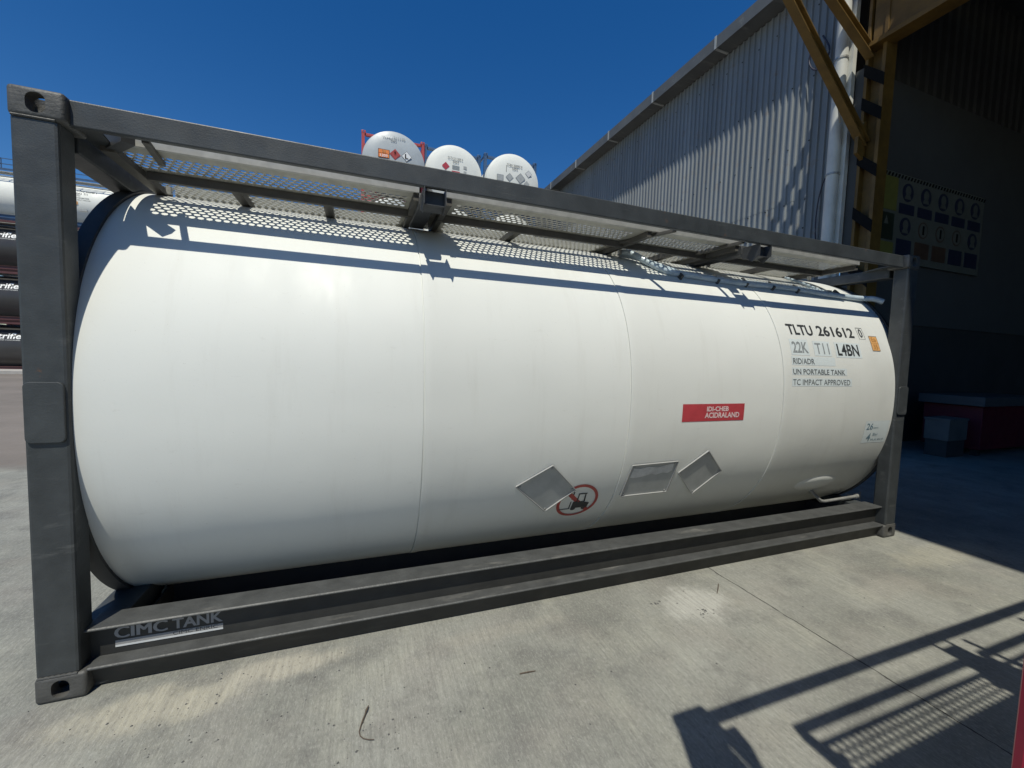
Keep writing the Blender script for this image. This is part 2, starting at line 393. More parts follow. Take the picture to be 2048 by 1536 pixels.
def perforated(x0,x1,y0,y1,z,px=.033,py=.0285,rad=.0118,b=None):
    b=b or MB(); nx=int((x1-x0)/px); ny=int((y1-y0)/py)
    px=(x1-x0)/nx; py=(y1-y0)/ny
    for j in range(ny):
        ya=y0+j*py; off=(px/2 if j%2 else 0)
        for i in range(nx if not j%2 else nx-1):
            xa=x0+i*px+off; cx,cy=xa+px/2,ya+py/2
            out=[(xa+px,cy),(xa+px,ya+py),(cx,ya+py),(xa,ya+py),(xa,cy),(xa,ya),(cx,ya),(xa+px,ya)]
            inn=[(cx+rad*math.cos(R(45*k)),cy+rad*math.sin(R(45*k))) for k in range(8)]
            v=[(p[0],p[1],z) for p in out+inn]
            b.add(v,[(k,(k+1)%8,8+(k+1)%8,8+k) for k in range(8)])
        if j%2:
            b.add([(x0,ya,z),(x0+px/2,ya,z),(x0+px/2,ya+py,z),(x0,ya+py,z)],[(0,1,2,3)])
            b.add([(x1-px/2,ya,z),(x1,ya,z),(x1,ya+py,z),(x1-px/2,ya+py,z)],[(0,1,2,3)])
    return b

def frame_parts(root,fm='frame',detail=True):
    """posts, castings, rails, cross beams. built in local coords 0..TL, 0..TW, 0..TH"""
    for sx in (0,1):
        for sy in (0,1):
            X=lambda a: TL-a if sx else a
            Y=lambda a: TW-a if sy else a
            b=MB(); xs=sorted((X(.004),X(.152))); ys=sorted((Y(.008),Y(.122)))
            b.box(xs[0],xs[1],ys[0],ys[1],.112,TH-.112)
            p=b.build('corner_post',fm,root,bevel=.012 if detail else .006)
            if detail and sy==0:
                xx=sorted((X(.012),X(.142)))
                poly=[(q[0]+(xx[0]+xx[1])/2,q[1]+1.281) for q in rrect(xx[1]-xx[0],.258,.022)]
                b=MB().prism(poly,'y',-.004,.009); b.build('wear_plate',fm,p,bevel=.003)
            for sz in (0,1):
                o=bpy.data.objects.new('corner_casting',CAST); COL.objects.link(o); o.parent=root
                # mirror by rotation only
                rot={(0,0,0):(0,0,0),(1,1,0):(0,0,math.pi)}.get((sx,sy,0))
                o.location=(X(0),Y(0),TH if sz else 0); o.scale=((-1 if sx else 1),(-1 if sy else 1),(-1 if sz else 1))
                if not detail:
                    o.data=CASTS[fm]
    # bottom side rails: stepped section, near and far
    for sy in (0,1):
        Y=lambda a: TW-a if sy else a
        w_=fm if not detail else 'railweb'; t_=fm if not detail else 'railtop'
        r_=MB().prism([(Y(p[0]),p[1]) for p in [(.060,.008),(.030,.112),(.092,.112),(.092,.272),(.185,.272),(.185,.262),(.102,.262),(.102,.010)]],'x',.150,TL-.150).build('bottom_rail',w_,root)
        MB().prism([(Y(p[0]),p[1]) for p in [(.012,.110),(.012,.117),(.018,.121),(.0915,.125),(.0915,.1125),(.03,.1125)]],'x',.172,TL-.172).build('lower_flange',t_,r_,bevel=.002)
        MB().prism([(Y(p[0]),p[1]) for p in [(.044,.272),(.044,.278),(.050,.283),(.188,.283),(.188,.2725)]],'x',.150,TL-.150).build('upper_flange',t_,r_,bevel=.002)
        for X in ((lambda a:a),(lambda a:TL-a)):
            b=MB().prism([(X(.165),.0),(X(.165),.03),(X(.27),.03),(X(.21),.012)],'y',*sorted((Y(.056),Y(.13))))
            b.build('rail_foot',fm,root,bevel=.003)
        b=MB().prism([(Y(p[0]),p[1]) for p in ((.035,2.476),(.066,2.476),(.066,2.50),(.062,2.583),(.035,2.583))],'x',.172,TL-.172)
        b.build('top_rail',fm,root,bevel=.006)
    for X in ((lambda a:a),(lambda a:TL-a)):
        xs=sorted((X(.03),X(.145)))
        MB().box(*xs,.155,TW-.155,2.41,2.505).build('top_cross_beam',fm,root,bevel=.006)
        xs=sorted((X(.16),X(.40)))
        MB().box(*sorted((X(.03),X(.15))),.155,TW-.155,.03,.19).build('bottom_cross_beam',fm,root,bevel=.006)
        for sy in (0,1):
            Y=lambda a: TW-a if sy else a
            MB().prism([(X(.15),Y(.10)),(X(.25),Y(.10)),(X(.235),Y(.20)),(X(.15),Y(.38))],'z',2.492,2.500).build('corner_plate',fm,root)
SLOTTED=[]
def main_container():
    root=thing('tank_container','white tank container in a dark grey steel frame filling the middle of the yard','tank container',(0,0,0))
    frame_parts(root)
    # sub-frame and added shade sheets under the tank
    for xa,xb in ((.075,.235),(TL-.235,TL-.075)):
        for ya,yb in ((.19,.60),(TW-.60,TW-.19)): MB().box(xa,xb,ya,yb,.12,.25).build('saddle_beam','frame',root,bevel=.005)
    MB().box(.24,TL-.24,.66,.67,.0,.20).build('shade_sheet','hollow_shade',root); MB().box(.24,TL-.24,TW-.67,TW-.66,.0,.20).build('shade_sheet','hollow_shade',root)  # dark sheets added to draw the shade below the tank
    for xa in (.26,TL-.27): MB().box(xa,xa+.01,.19,TW-.19,.0,.16).build('shade_sheet','hollow_shade',root)
    # dark end skirts
    for x0,x1 in ((.010,.146),(TL-.146,TL-.010)):
        for z in (.116,TH-.116): MB().tube([(x0+(x1-x0)*k/14,.006+.002*(k%2),z) for k in range(15)],[.005+.0015*(k%2) for k in range(15)],7).build('weld_bead','casting',root,smooth=True)
    for x0,x1 in ((.085,.15),(5.989,6.02)):
        n=160; v=[];fs=[]
        for x,da in ((x0,.012),(x1,.012),(x1,-.03),(x0,-.03)):
            for i in range(n):
                y,z=tsec(2*math.pi*i/n); k=1+da/1.2; v.append((x,YC+(y-YC)*k,TZ+(z-TZ)*k))
        for j in range(4):
            for i in range(n): fs.append((j*n+i,((j+1)%4)*n+i,((j+1)%4)*n+(i+1)%n,j*n+(i+1)%n))
        MB().add(v,fs).build('end_skirt','skirt',root,smooth=True)
    # cladding barrel
    prof=[(.30,-.42),(.15,-.12),(.143,-.02),(.147,-.004),(.158,0)]
    for sx in (1.652,3.0245,4.4699):
        prof+=[(sx-.004,.0),(sx-.0035,-.006),(sx+.0025,-.006),(sx+.003,.0025),(sx+.05,.0022),(sx+.06,.0)]
    prof+=[(5.978,0),(5.990,-.005),(5.996,-.02),(5.99,-.12),(5.85,-.42)]
    tk=tank_shell(prof,n=220).build('tank','tank',root,smooth=True)
    # dent plate & drain pipe
    s0=arc_of_z(.50); v=[];fs=[];nn=28
    c0=surf(5.22,s0,.0)
    pts=[(5.27,s0)]
    for rr,of in ((.25,.018),(.55,.016),(.8,.010),(1,.0)):
        for k in range(nn):
            a=2*math.pi*k/nn; pts.append((5.27+.27*rr*math.cos(a),s0+.10*rr*math.sin(a)))
    offs=[.019]+[o for o in (.018,.016,.010,.0) for _ in range(nn)]
    b=MB(); vv=[surf(p[0],p[1],o) for p,o in zip(pts,offs)]
    fs=[(0,1+k,1+(k+1)%nn) for k in range(nn)]
    for j in range(3):
        for k in range(nn): fs.append((1+j*nn+k,1+(j+1)*nn+k,1+(j+1)*nn+(k+1)%nn,1+j*nn+(k+1)%nn))
    b.add(vv,fs).build('sump_cover','tank',tk,smooth=True)
    pth=[(5.33,.33,.40),(5.42,.315,.325),(5.455,.305,.292),(5.50,.30,.283),(5.60,.30,.284),(5.96,.30,.290)]
    dp=MB().tube(pth,.015,12).build('drain_pipe','galv',root,smooth=True)
    MB().tube([(5.955,.30,.290),(6.0,.30,.291)],.021,12).build('end_cap','galv',dp,smooth=True)
    MB().tube([(6.03,.30,.232),(6.03,.30,.33)],.007,8).build('pin','galv',root,smooth=True)
    # ---------------- walkway
    ww=bpy.data.objects.new('walkway',None); COL.objects.link(ww); ww.parent=root
    segs=[(.178,1.62),(1.81,3.23),(3.30,4.10),(4.27,5.56)]
    def deck(slot):
      b=MB()
      for x0,x1 in segs:
        e0=.022 if x0<.2 else .06
        perforated(x0+e0,x1-.04,.300,.490,2.507,px=.0385,py=.0335,rad=.0156,b=b); perforated(x0+e0,x1-.04,.555,.895,2.507,px=.0385,py=.0335,rad=.0156,b=b)
        fl=[(x0,x1,.222,.236),(x0,x1,.275,.300)]+[(x0,x0+.03,.236,.275),(x1-.03,x1,.236,.275)] if slot else [(x0,x1,.222,.300)]
        for (a,c,y0,y1) in fl+[(x0,x1,.490,.555),(x0,x0+e0,.300,.490),(x1-.04,x1,.300,.490),(x0,x0+e0,.555,.895),(x1-.04,x1,.555,.895)]:
            b.add([(a,y0,2.507),(c,y0,2.507),(c,y1,2.507),(a,y1,2.507)],[(0,1,2,3)])
      for a,c in ((1.62,1.81),(3.23,3.30),(4.10,4.27)): b.add([(a,.222,2.507),(c,.222,2.507),(c,.895,2.507),(a,.895,2.507)],[(0,1,2,3)])
      return b
    SLOTTED.append(deck(True))
    b=deck(False)
    b.build('perforated_deck','deck',ww,recalc=False,solid=.0025)
    for x0,x1 in ((.245,1.632),(1.79,4.115),(4.25,5.58)):
        b=MB().box(x0,x1,.212,.217,2.503,2.578).box(x0,x1,.217,.23,2.503,2.508); b.build('edge_channel','alu',ww,bevel=.0015)
        MB().box(x0,x1,.893,.899,2.482,2.56).build('edge_channel','deck',ww)
        MB().box(x0,x1,.522,.554,2.458,2.502).build('stiffener','stiff',ww,bevel=.002)
    for x in (1.60,1.79,3.245,4.085,4.25,5.545): MB().box(x,x+.035,.225,.90,2.462,2.503).build('cross_rib','stiff',ww)
    for x in (.62,1.10,2.35,3.75,4.9): MB().box(x,x+.05,.545,.90,2.462,2.503).build('cross_rib','stiff',ww)
    for x in (1.634,4.122):
        b=MB().box(x,x+.005,.036,.19,2.392,2.479).box(x+.117,x+.122,.036,.19,2.392,2.479).box(x+.005,x+.117,.10,.105,2.392,2.479).box(x+.005,x+.117,.06,.19,2.392,2.396)
        b.build('bracket_box','skirt',ww)
        MB().prism([(.19,2.47),(.19,2.43),(.70,2.44),(.74,2.50),(.20,2.50)],'x',x-.005,x+.09).build('bracket_arm','skirt',ww,bevel=.004)
        for xx in (x,x+.117): MB().prism([(.05,2.392),(.15,2.392),(.10,2.355)],'x',xx,xx+.005).build('bracket_tab','skirt',ww)
    for xa,xb in ((.405,.372),(3.38,3.22),(4.02,3.98)):
        MB().beam((xa,.095,2.49),(xb,.36 if xa<1 else .52,2.49),.028,.02).build('strut','stiff',ww,bevel=.002)
    MB().beam((.33,.13,2.515),(.205,.27,2.515),.05,.07).build('end_bracket','skirt',ww); MB().box(.182,.235,.235,.89,2.468,2.503).build('end_bracket','stiff',ww)
    # clamps (small bright bolts under the walkway)
    for x in (.30,1.72,3.27,4.2,5.5): MB().box(x,x+.022,.60,.625,2.425,2.462).build('clip','galv',ww)
    # ---------------- plastic air tube lying on the tank shoulder
    def on(x,z,off): return surf(x,arc_of_z(z),off)
    hs=bpy.data.objects.new('air_line',None); COL.objects.link(hs); hs.parent=root
    def smooth_path(pts,k=6):
        P=[Vector(p) for p in pts]; P=[P[0]]+P+[P[-1]]; out=[]
        for i in range(1,len(P)-2):
            for j in range(k):
                t=j/k; a,b_,c_,d_=P[i-1],P[i],P[i+1],P[i+2]
                out.append(.5*((2*b_)+(-a+c_)*t+(2*a-5*b_+4*c_-d_)*t*t+(-a+3*b_-3*c_+d_)*t**3))
        out.append(P[-2]); return out
    p1=[on(3.34,2.425,.04),on(3.40,2.40,.05),on(3.50,2.33,.03),on(3.62,2.275,.022),on(3.80,2.262,.022),on(4.3,2.245,.02),on(4.9,2.255,.02),on(5.45,2.235,.02),on(5.85,2.222,.03),on(5.98,2.19,.07),on(6.03,2.15,.09)]
    MB().tube(smooth_path(p1),.026,14).build('tube','tube',hs,smooth=True)
    p2=[on(3.36,2.44,.02),on(3.46,2.38,.03),on(3.60,2.31,.03),on(3.80,2.285,.016),on(4.3,2.275,.014),on(4.9,2.28,.014),on(5.42,2.272,.014),on(5.5,2.25,.02)]
    MB().tube(smooth_path(p2),.019,12).build('tube','tube',hs,smooth=True)
    b=MB().tube(smooth_path([on(5.25,2.42,.02),on(5.32,2.36,.018),on(5.42,2.29,.016)]),.012,8); b.build('tube','tube',hs,smooth=True)
    for x in (3.72,4.10,4.42,4.74,5.05,5.62):
        c=on(x,2.255,.018); b=MB(); b.beam(c+Vector((-.008,-.03,-.028)),c+Vector((-.008,.035,.033)),.022,.045,up=(0,-.7,.7)); b.build('pipe_clip','frame',hs,bevel=.003)
    c=on(5.46,2.25,.03); b=MB().box(c.x-.03,c.x+.03,c.y-.02,c.y+.02,c.z-.018,c.z+.018); b.tube([(c.x+.03,c.y,c.z),(c.x+.07,c.y-.005,c.z-.004)],.014,8); b.build('valve','galv',hs,bevel=.003)
    # ---------------- placard holders
    def placard(corners,zoff,tiltdown=.012,res=None,mat_='plate'):
        c=[surf(x,arc_of_z(z),.0) for x,z in corners]
        ctr=sum(c,Vector())/4; n=(c[2]-c[0]).cross(c[1]-c[3]).normalized()
        if n.y>0: n=-n
        # flatten to plane, stand off
        q=[p-n*((p-ctr).dot(n))+n*zoff for p in c]
        b=MB(); b.add(q+[p-n*.004 for p in q],[(0,1,2,3),(7,6,5,4)]+[(i,(i+1)%4,(i+1)%4+4,i+4) for i in range(4)])
        pl=b.build('placard_holder',mat_,root)
        for i in range(4):
            a,d=q[i],q[(i+1)%4]; rim=MB().beam(a+n*.004,d+n*.004,.007,.009,up=n)
            # turned edges of the holder
            rim.build('rim','platedge',pl,bevel=.001)
        for i in range(4):
            a=q[i]+(ctr+n*zoff-q[i])*.12; MB().tube([a+n*.002,a+n*.006],.008,8).build('rivet','platedge',pl)
        return pl,q,n
    placard([(2.471,.899),(2.689,.693),(2.495,.546),(2.245,.758)],.011)
    pl,q,n=placard([(3.097,.852),(3.491,.859),(3.487,.604),(3.077,.602)],.011)
    # torn sticker residue on the square holder
    def inq(a,t,o=.0022): return q[0]*(1-a)*(1-t)+q[1]*a*(1-t)+q[2]*a*t+q[3]*(1-a)*t+n*o
    top=[(.06,.10),(.2,.13),(.38,.09),(.6,.14),(.8,.07),(.93,.06)]; bot=[(.94,.28),(.86,.36),(.74,.33),(.6,.38),(.5,.33),(.33,.40),(.16,.42),(.05,.40)]
    MB().add([inq(*p) for p in top+bot],[tuple(range(14))]).build('sticker_residue','residue',pl,recalc=False)
    placard([(3.746,.932),(3.958,.743),(3.748,.562),(3.536,.758)],.011)
    # ---------------- no-forklift sign: ring, bar, truck silhouette
    sg=bpy.data.objects.new('no_forklift_sign',None); COL.objects.link(sg); sg.parent=root
    cx,cs=2.742,arc_of_z(.585); RR=.158
    nn=48; pts=[];fs=[]
    for k in range(nn):
        a=2*math.pi*k/nn
        for rr in (RR,RR*.86): pts.append((cx+rr*math.cos(a),cs-rr*math.sin(a)))
    for k in range(nn): k2=(k+1)%nn; fs.append((2*k,2*k2,2*k2+1,2*k+1))
    decal(pts,fs,.003).build('red_ring','redsign',sg,recalc=False)
    def P(*a): return [(cx+x*RR,cs-y*RR) for x,y in a]
    b=MB()
    body=[P((-.22,-.42),(-.22,.02),(-.06,.02),(-.06,-.42)),P((-.06,-.42),(-.06,-.04),(.34,.02),(.34,-.42)),P((.34,-.42),(.34,-.05),(.62,-.12),(.6,-.42)),
          P((-.06,-.04),(-.06,.50),(.0,.50),(.0,-.04)),P((-.06,.44),(-.06,.50),(.36,.50),(.36,.44)),P((.30,-.04),(.26,.48),(.32,.48),(.38,-.04)),
          P((-.34,-.46),(-.34,.60),(-.28,.60),(-.28,-.46)),P((-.82,-.46),(-.82,-.41),(-.28,-.41),(-.28,-.46))]
    for q4 in body: decal(q4,[(0,1,2,3)],.003,b)
    for wx,wr in ((-.1,.13),(.44,.13)):
        k=14; decal([(cx+(wx+wr*math.cos(2*math.pi*i/k))*RR,cs-(-.44+wr*math.sin(2*math.pi*i/k))*RR) for i in range(k)],[tuple(range(k))],.0032,b)
    b.build('forklift_mark','black',sg,recalc=False)
    decal(P((-.68,.52),(-.54,.66),(.68,-.52),(.54,-.66)),[(0,1,2,3)],.0042).build('red_bar','redsign',sg,recalc=False)
    # ---------------- red label
    rl=grid_decal(3.469,4.059,1.276,1.150,'red',root,'red_label',.002)
    tank_text('IDI-CHEB',3.69,3.90,1.258,1.222,'pink',rl,.03,off=.0035); tank_text('ACIDRALAND',3.675,4.01,1.213,1.172,'pink',rl,.03,off=.0035)
    # ---------------- identification lettering
    idl=bpy.data.objects.new('identification_lettering',None); COL.objects.link(idl); idl.parent=root
    T=lambda *a,**k: tank_text(*a[:5],a[5],idl,**k)
    T('TLTU',4.600,4.905,1.915,1.829,'black',bold=.022); T('261612',4.965,5.44,1.921,1.832,'black',bold=.022); T('0',5.520,5.565,1.920,1.842,'black',bold=.008)
    for (x0,x1,z0,z1) in ((5.500,5.503,1.930,1.826),(5.582,5.585,1.930,1.826),(5.500,5.585,1.930,1.927),(5.500,5.585,1.829,1.826)): grid_decal(x0,x1,z0,z1,'fade2',idl,'check_digit_box',.0025,n=2)
    grid_decal(4.585,4.80,1.79,1.66,'patch',idl,'sticker_film',.0012); grid_decal(4.86,5.07,1.785,1.66,'patch',idl,'sticker_film',.0012); grid_decal(5.13,5.47,1.785,1.655,'patch',idl,'sticker_film',.0012)
    T('22K',4.605,4.79,1.770,1.680,'fade',bold=.022); T('T11',4.88,5.05,1.768,1.678,'fade',bold=.008); T('L4BN',5.155,5.44,1.772,1.672,'black',bold=.022)
    grid_decal(4.575,5.10,1.65,1.58,'patch',idl,'sticker_film',.0010); grid_decal(4.570,5.24,1.56,1.50,'patch',idl,'sticker_film',.0010); grid_decal(4.565,5.30,1.475,1.41,'patch',idl,'sticker_film',.0010)
    T('RID/ADR',4.590,4.842,1.634,1.588,'fade2',bold=.01); T('UN PORTABLE TANK',4.58,5.213,1.549,1.505,'fade2',bold=.01); T('TC IMPACT APPROVED',4.575,5.275,1.465,1.419,'fade2',bold=.01)
    op=grid_decal(5.640,5.750,1.862,1.726,'orange',root,'orange_label',.002)
    grid_decal(5.640,5.750,1.862,1.858,'fade2',op,'label_border',.003,n=1); grid_decal(5.640,5.750,1.730,1.726,'fade2',op,'label_border',.003,n=1)
    grid_decal(5.640,5.643,1.862,1.726,'fade2',op,'label_border',.003,n=2); grid_decal(5.747,5.750,1.862,1.726,'fade2',op,'label_border',.003,n=2); grid_decal(5.640,5.750,1.797,1.794,'brownmark',op,'label_border',.003,n=1)
    tank_text('E6',5.665,5.725,1.850,1.808,'brownmark',op,off=.0035); tank_text('35',5.665,5.725,1.785,1.742,'brownmark',op,off=.0035)
    grid_decal(5.545,5.885,1.10,.895,'patch',idl,'sticker_film',.0010)
    T('26',5.567,5.655,1.078,1.020,'bluegrey',bold=.01); T('mm',5.665,5.73,1.042,1.028,'bluegrey'); T('4',5.60,5.655,.985,.915,'bluegrey',bold=.01); T('Bar',5.68,5.75,.988,.962,'bluegrey'); T('M.A.W.P.',5.67,5.86,.935,.915,'bluegrey',bold=.01)
    # ---------------- maker's mark on the bottom rail
    mk=bpy.data.objects.new('maker_lettering',None); COL.objects.link(mk); mk.parent=root
    def flat_text(s,x0,x1,z0,z1,material,y=.0905,bold=.03,slant=0):
        v,fs=text2d(s,bold); b=MB()
        for k_,dx in enumerate((0,-.0018,.0018,-.0032,.0032) if 'M' in s and bold>.025 else (0,)): b.add([(x0+(x1-x0)*a+dx,y-.0004*k_,z0+(z1-z0)*c) for a,c in v],fs)
        b.build('lettering',material,mk,recalc=False)
    flat_text('CIMC',.243,.442,.196,.250,'logogrey',bold=.03); flat_text('TANK',.462,.672,.196,.250,'logogrey',bold=.03)
    MB().box(.243,.672,.0900,.0915,.164,.186).build('grey_band','logogrey',mk); MB().box(.243,.672,.0897,.0915,.1545,.1635).build('pale_stripe','logowhite',mk)
    flat_text('CIMC ENRIC',.465,.650,.167,.184,'black',y=.0893,bold=.02)
    return root
CASTS={}
main=main_container()

# ------------------------------------------------------------------ the red framed container beside the camera whose shadow falls across the concrete
nb=copy_tree(main,None,skip=('no_forklift_sign','red_label','identification_lettering','orange_label','maker_lettering','air_line','placard_holder','drain_pipe','sump_cover','lap_seam','scratch','wear_plate'))
nb.location=(2.086+TL,-2.040,0); nb.rotation_euler=(0,0,math.pi); nb.scale=(1,1,.941)
nb['label']='red framed tank container beside the photographer, its post cutting the right edge of the picture'
for w_ in nb.children:
    for d_ in list(w_.children):
        if d_.name.startswith('perforated_deck'):
            n_=SLOTTED[0].build('perforated_deck','deck',w_,recalc=False,solid=.0025); bpy.data.objects.remove(d_)
def repaint(o):
    for ch in o.children:
        if ch.type=='MESH' and ch.data.materials and ch.data.materials[0] in (M['frame'],M['casting']):
            ch.material_slots[0].link='OBJECT'; ch.material_slots[0].material=M['redpost']
        repaint(ch)
repaint(nb)

# ------------------------------------------------------------------ far containers
for fm in ('redpaint','bluepaint','maroon'):
    me=CAST.copy(); me.materials.clear(); me.materials.append(M[fm]); CASTS[fm]=me
def far_container(loc,rz,fm,tm,label,group,ta=1.16,end_on=False):
    root=thing('tank_container',label,'tank container',loc,rz,group)
    frame_parts(root,fm,False)
    for xe in (0,TL):
        s=1 if xe==0 else -1
        for ya,yb in ((.10,.75),(TW-.10,TW-.75)):
            MB().beam((xe+s*.08,ya,2.05),(xe+s*.08,yb,2.42),.05,.06).build('corner_brace',fm,root); MB().beam((xe+s*.08,ya,.55),(xe+s*.08,yb,.17),.05,.06).build('corner_brace',fm,root)
    n=72; prof=[]
    for k in range(7): a=R(90*k/6); prof.append((-.30+ .42*(1-math.sin(a)) , -1.16+1.16*math.sin(R(90*k/6))**.8 if k else -1.155))
    v=[];fs=[]
    zc_=1.42 if end_on else 1.30
    ring=[(-.46,.03),(-.45,.35),(-.42,.65),(-.37,.88),(-.31,.985),(-.25,1.0)] if end_on else [(-.02,.03),(-.01,.35),(.01,.65),(.04,.88),(.08,.985),(.12,1.0)]
    allr=ring+[(TL-x,rr) for x,rr in ring[::-1]]
    for x,rr in allr:
        for i in range(n):
            a=2*math.pi*i/n; v.append((x,YC+ta*rr*math.cos(a),zc_+ta*rr*math.sin(a)))
    for j in range(len(allr)-1):
        for i in range(n): fs.append((j*n+i,(j+1)*n+i,(j+1)*n+(i+1)%n,j*n+(i+1)%n))
    fs.append(tuple(range(n))); fs.append(tuple((len(allr)-1)*n+i for i in range(n)))
    tk=MB().add(v,fs).build('tank',tm,root,smooth=True)
    for y in (.5,1.3): MB().box(.3,TL-.3,y,y+.5,2.53,2.56).build('walkway','alu',root)
    return root,tk
GB='tank containers stacked end-on behind the white tank'
import types
def end_face(root,items,ta=1.16):
    """items drawn on the near dished end (local x=-.16 side); local y is across, looking from -x: picture right = -y for rz=+90"""
    for kind,u,z,w_,h_,material,extra in items:
        y=YC-u                                    # picture right
        rr=min(.97,math.hypot(y-YC,z-1.42)/ta)
        def X(yy,zz):
            q=min(.99,math.hypot(yy-YC,zz-1.42)/ta)
            pr=[(.03,-.46),(.35,-.45),(.65,-.42),(.88,-.37),(.985,-.31)]
            for (r0,x0),(r1,x1) in zip(pr,pr[1:]):
                if q<=r1: return x0+(x1-x0)*max(0,(q-r0)/(r1-r0))-.008
            return -.32
        if kind=='text':
            v,fs=text2d(extra,.02); pts=[(y-(a-.5)*w_,z+(c-.5)*h_) for a,c in v]
        elif kind=='rect': pts=[(y+w_/2,z-h_/2),(y-w_/2,z-h_/2),(y-w_/2,z+h_/2),(y+w_/2,z+h_/2)]; fs=[(0,1,2,3)]
        else: pts=[(y,z-h_/2),(y-w_/2,z),(y,z+h_/2),(y+w_/2,z)]; fs=[(0,1,2,3)]
        lift=.030 if kind=='text' else (.0 if extra is None else extra)
        xm=min(X(*p) for p in pts) if kind!='text' else None
        MB().add([((X(*p) if kind=='text' else xm)-lift,p[0],p[1]) for p in pts],fs).build('end_label' if kind!='text' else 'lettering',material,root,recalc=False)
stacks=[(2.58,15.16,'steelgrey','redpaint','grey','red'),(5.00,15.25,'tankfar','bluepaint','white','blue'),(7.50,14.95,'tankfar','bluepaint','white','blue')]
for ci,(xc,yy,tm,fm,cn,fn) in enumerate(stacks):
    for tier in (3,2):
        where=['left','middle','right'][ci]
        if tier==3: lab=[ 'grey-ended tank container with orange, red and white hazard plates in a red frame','white tank container with one red diamond, just right of the grey-ended one','white tank container with several faded grey plates on its round end'][ci]
        else: lab='%s tank container directly under the %s one in the rear stacks'%(cn,['grey-ended','red-diamond','grey-plated'][ci])
        root,tk=far_container((xc+TW/2,yy+.34,tier*(TH-.045)),math.pi/2,fm,tm,lab,GB,1.20,True)
        if tier==3:
            if ci==0:
                end_face(root,[('rect',-.40,1.64,.42,.32,'stripe',.0),('rect',-.40,1.64,.39,.29,'orange2',.004),('rect',-.40,1.64,.39,.012,'stripe',.007),('text',-.40,1.72,.14,.10,'brownmark','33'),('text',-.40,1.56,.27,.10,'white','1203'),
                    ('dia',.02,1.68,.42,.42,'red',.0),('dia',.02,1.68,.38,.38,'redsign',.004),('text',.02,1.74,.07,.10,'stripe','8'),
                    ('dia',.46,1.68,.40,.40,'stripe',.0),('dia',.46,1.68,.37,.37,'white',.004),('text',.46,1.68,.13,.18,'stripe','L'),
                    ('text',-.28,2.32,.36,.10,'white','TLHU'),('text',.18,2.33,.44,.08,'fade','211170'),('text',-.04,2.22,.22,.08,'fade','22K2')],1.20)
            elif ci==1:
                end_face(root,[('dia',-.39,1.66,.32,.32,'red',.0),('text',.0,2.02,.64,.085,'fade2','TLTU 211200 6'),('text',.02,1.90,.26,.085,'fade2','22K2'),
                    ('rect',.03,1.66,.30,.16,'fade',.0),('rect',.03,1.44,.34,.16,'red',.0),('rect',.42,1.72,.14,.12,'plate',.0),('rect',.42,1.52,.12,.12,'plate',.0)],1.20)
            else:
                end_face(root,[('text',.0,2.07,.70,.085,'fade2','TCBU 200087 8'),('text',.02,1.95,.26,.085,'fade2','22K2'),('rect',-.36,1.90,.02,.28,'fade2',.0),
                    ('rect',-.63,1.48,.30,.26,'fade',.0),('rect',-.63,1.48,.26,.22,'plate',.004),('dia',-.21,1.55,.36,.36,'fade',.0),('dia',-.21,1.55,.30,.30,'plate',.004),('dia',.28,1.58,.46,.46,'fade',.0),('dia',.28,1.58,.40,.40,'plate',.004),('dia',.66,1.84,.32,.32,'fade',.0),('dia',.66,1.84,.28,.28,'residue',.004),('dia',.58,1.40,.28,.28,'plate',.0)],1.20)
# left-hand stack seen side-on
GL='tank containers stacked at the far left edge of the yard'
for tier in range(4):
    lab=['charcoal tank container at the bottom of the far left stack','charcoal tank container second from the ground in the far left stack','charcoal tank container directly under the white one in the far left stack','white tank container with a blue handrail, top of the far left stack'][tier]
    root,tk=far_container((-11.1-TL+.05,27.0,tier*TH),0,'bluepaint' if tier==3 else 'maroon','tankfar' if tier==3 else 'darktank',lab,GL)
    def side_text(s,x0,x1,z0,z1,material,bold=.02):
        v,fs=text2d(s,bold); pts=[]
        for a,c in v:
            z=z0+(z1-z0)*c; y=YC-math.sqrt(max(0,1.16**2-(z-1.30)**2))-.012; pts.append((x0+(x1-x0)*a,y,z))
        MB().add(pts,fs).build('lettering',material,root,recalc=False)
    if tier<3:
        xo=.05*(2-tier)
        side_text('trifleet',.88,2.18,1.72,2.02,'white',.02); side_text('TANK CONTAINERS LEASING',.92,2.16,1.63,1.68,'cream')
    else:
        xs=4.20
        side_text('TCXU 200788 4',xs,xs+.86,1.92,2.02,'fade2'); side_text('22K2  T11',xs,xs+.50,1.76,1.87,'fade2'); side_text('RID/ADR',xs,xs+.22,1.66,1.72,'fade2'); side_text('UN PORTABLE TANK',xs,xs+.60,1.54,1.60,'fade2'); side_text('TC IMPACT APPROVED',xs,xs+.66,1.43,1.49,'fade2')
        side_text('O',.9,1.15,1.75,2.02,'fade2',.02)
        MB().box(xs,xs+.14,.040,.045,1.20,1.36).build('orange_label','orange',root); MB().box(xs+.22,xs+.5,.085,.09,.90,1.02).build('faded_plate','plate',root)
        b=MB()
        for z in (2.78,3.05): b.beam((.1,.05,z),(TL-.9,.05,z),.035,.035)
        for x in (.1,1.4,2.8,4.2,TL-.9): b.beam((x,.05,2.58),(x,.05,3.06),.035,.035,up=(1,0,0))
        b.beam((TL-.9,.05,3.05),(TL-.15,.05,2.60),.035,.035)
        b.build('handrail','bluepaint',root)
b=MB().box(-40,-9.5,25.2,34,0,.14); struct(b.build('kerb','kerb'))

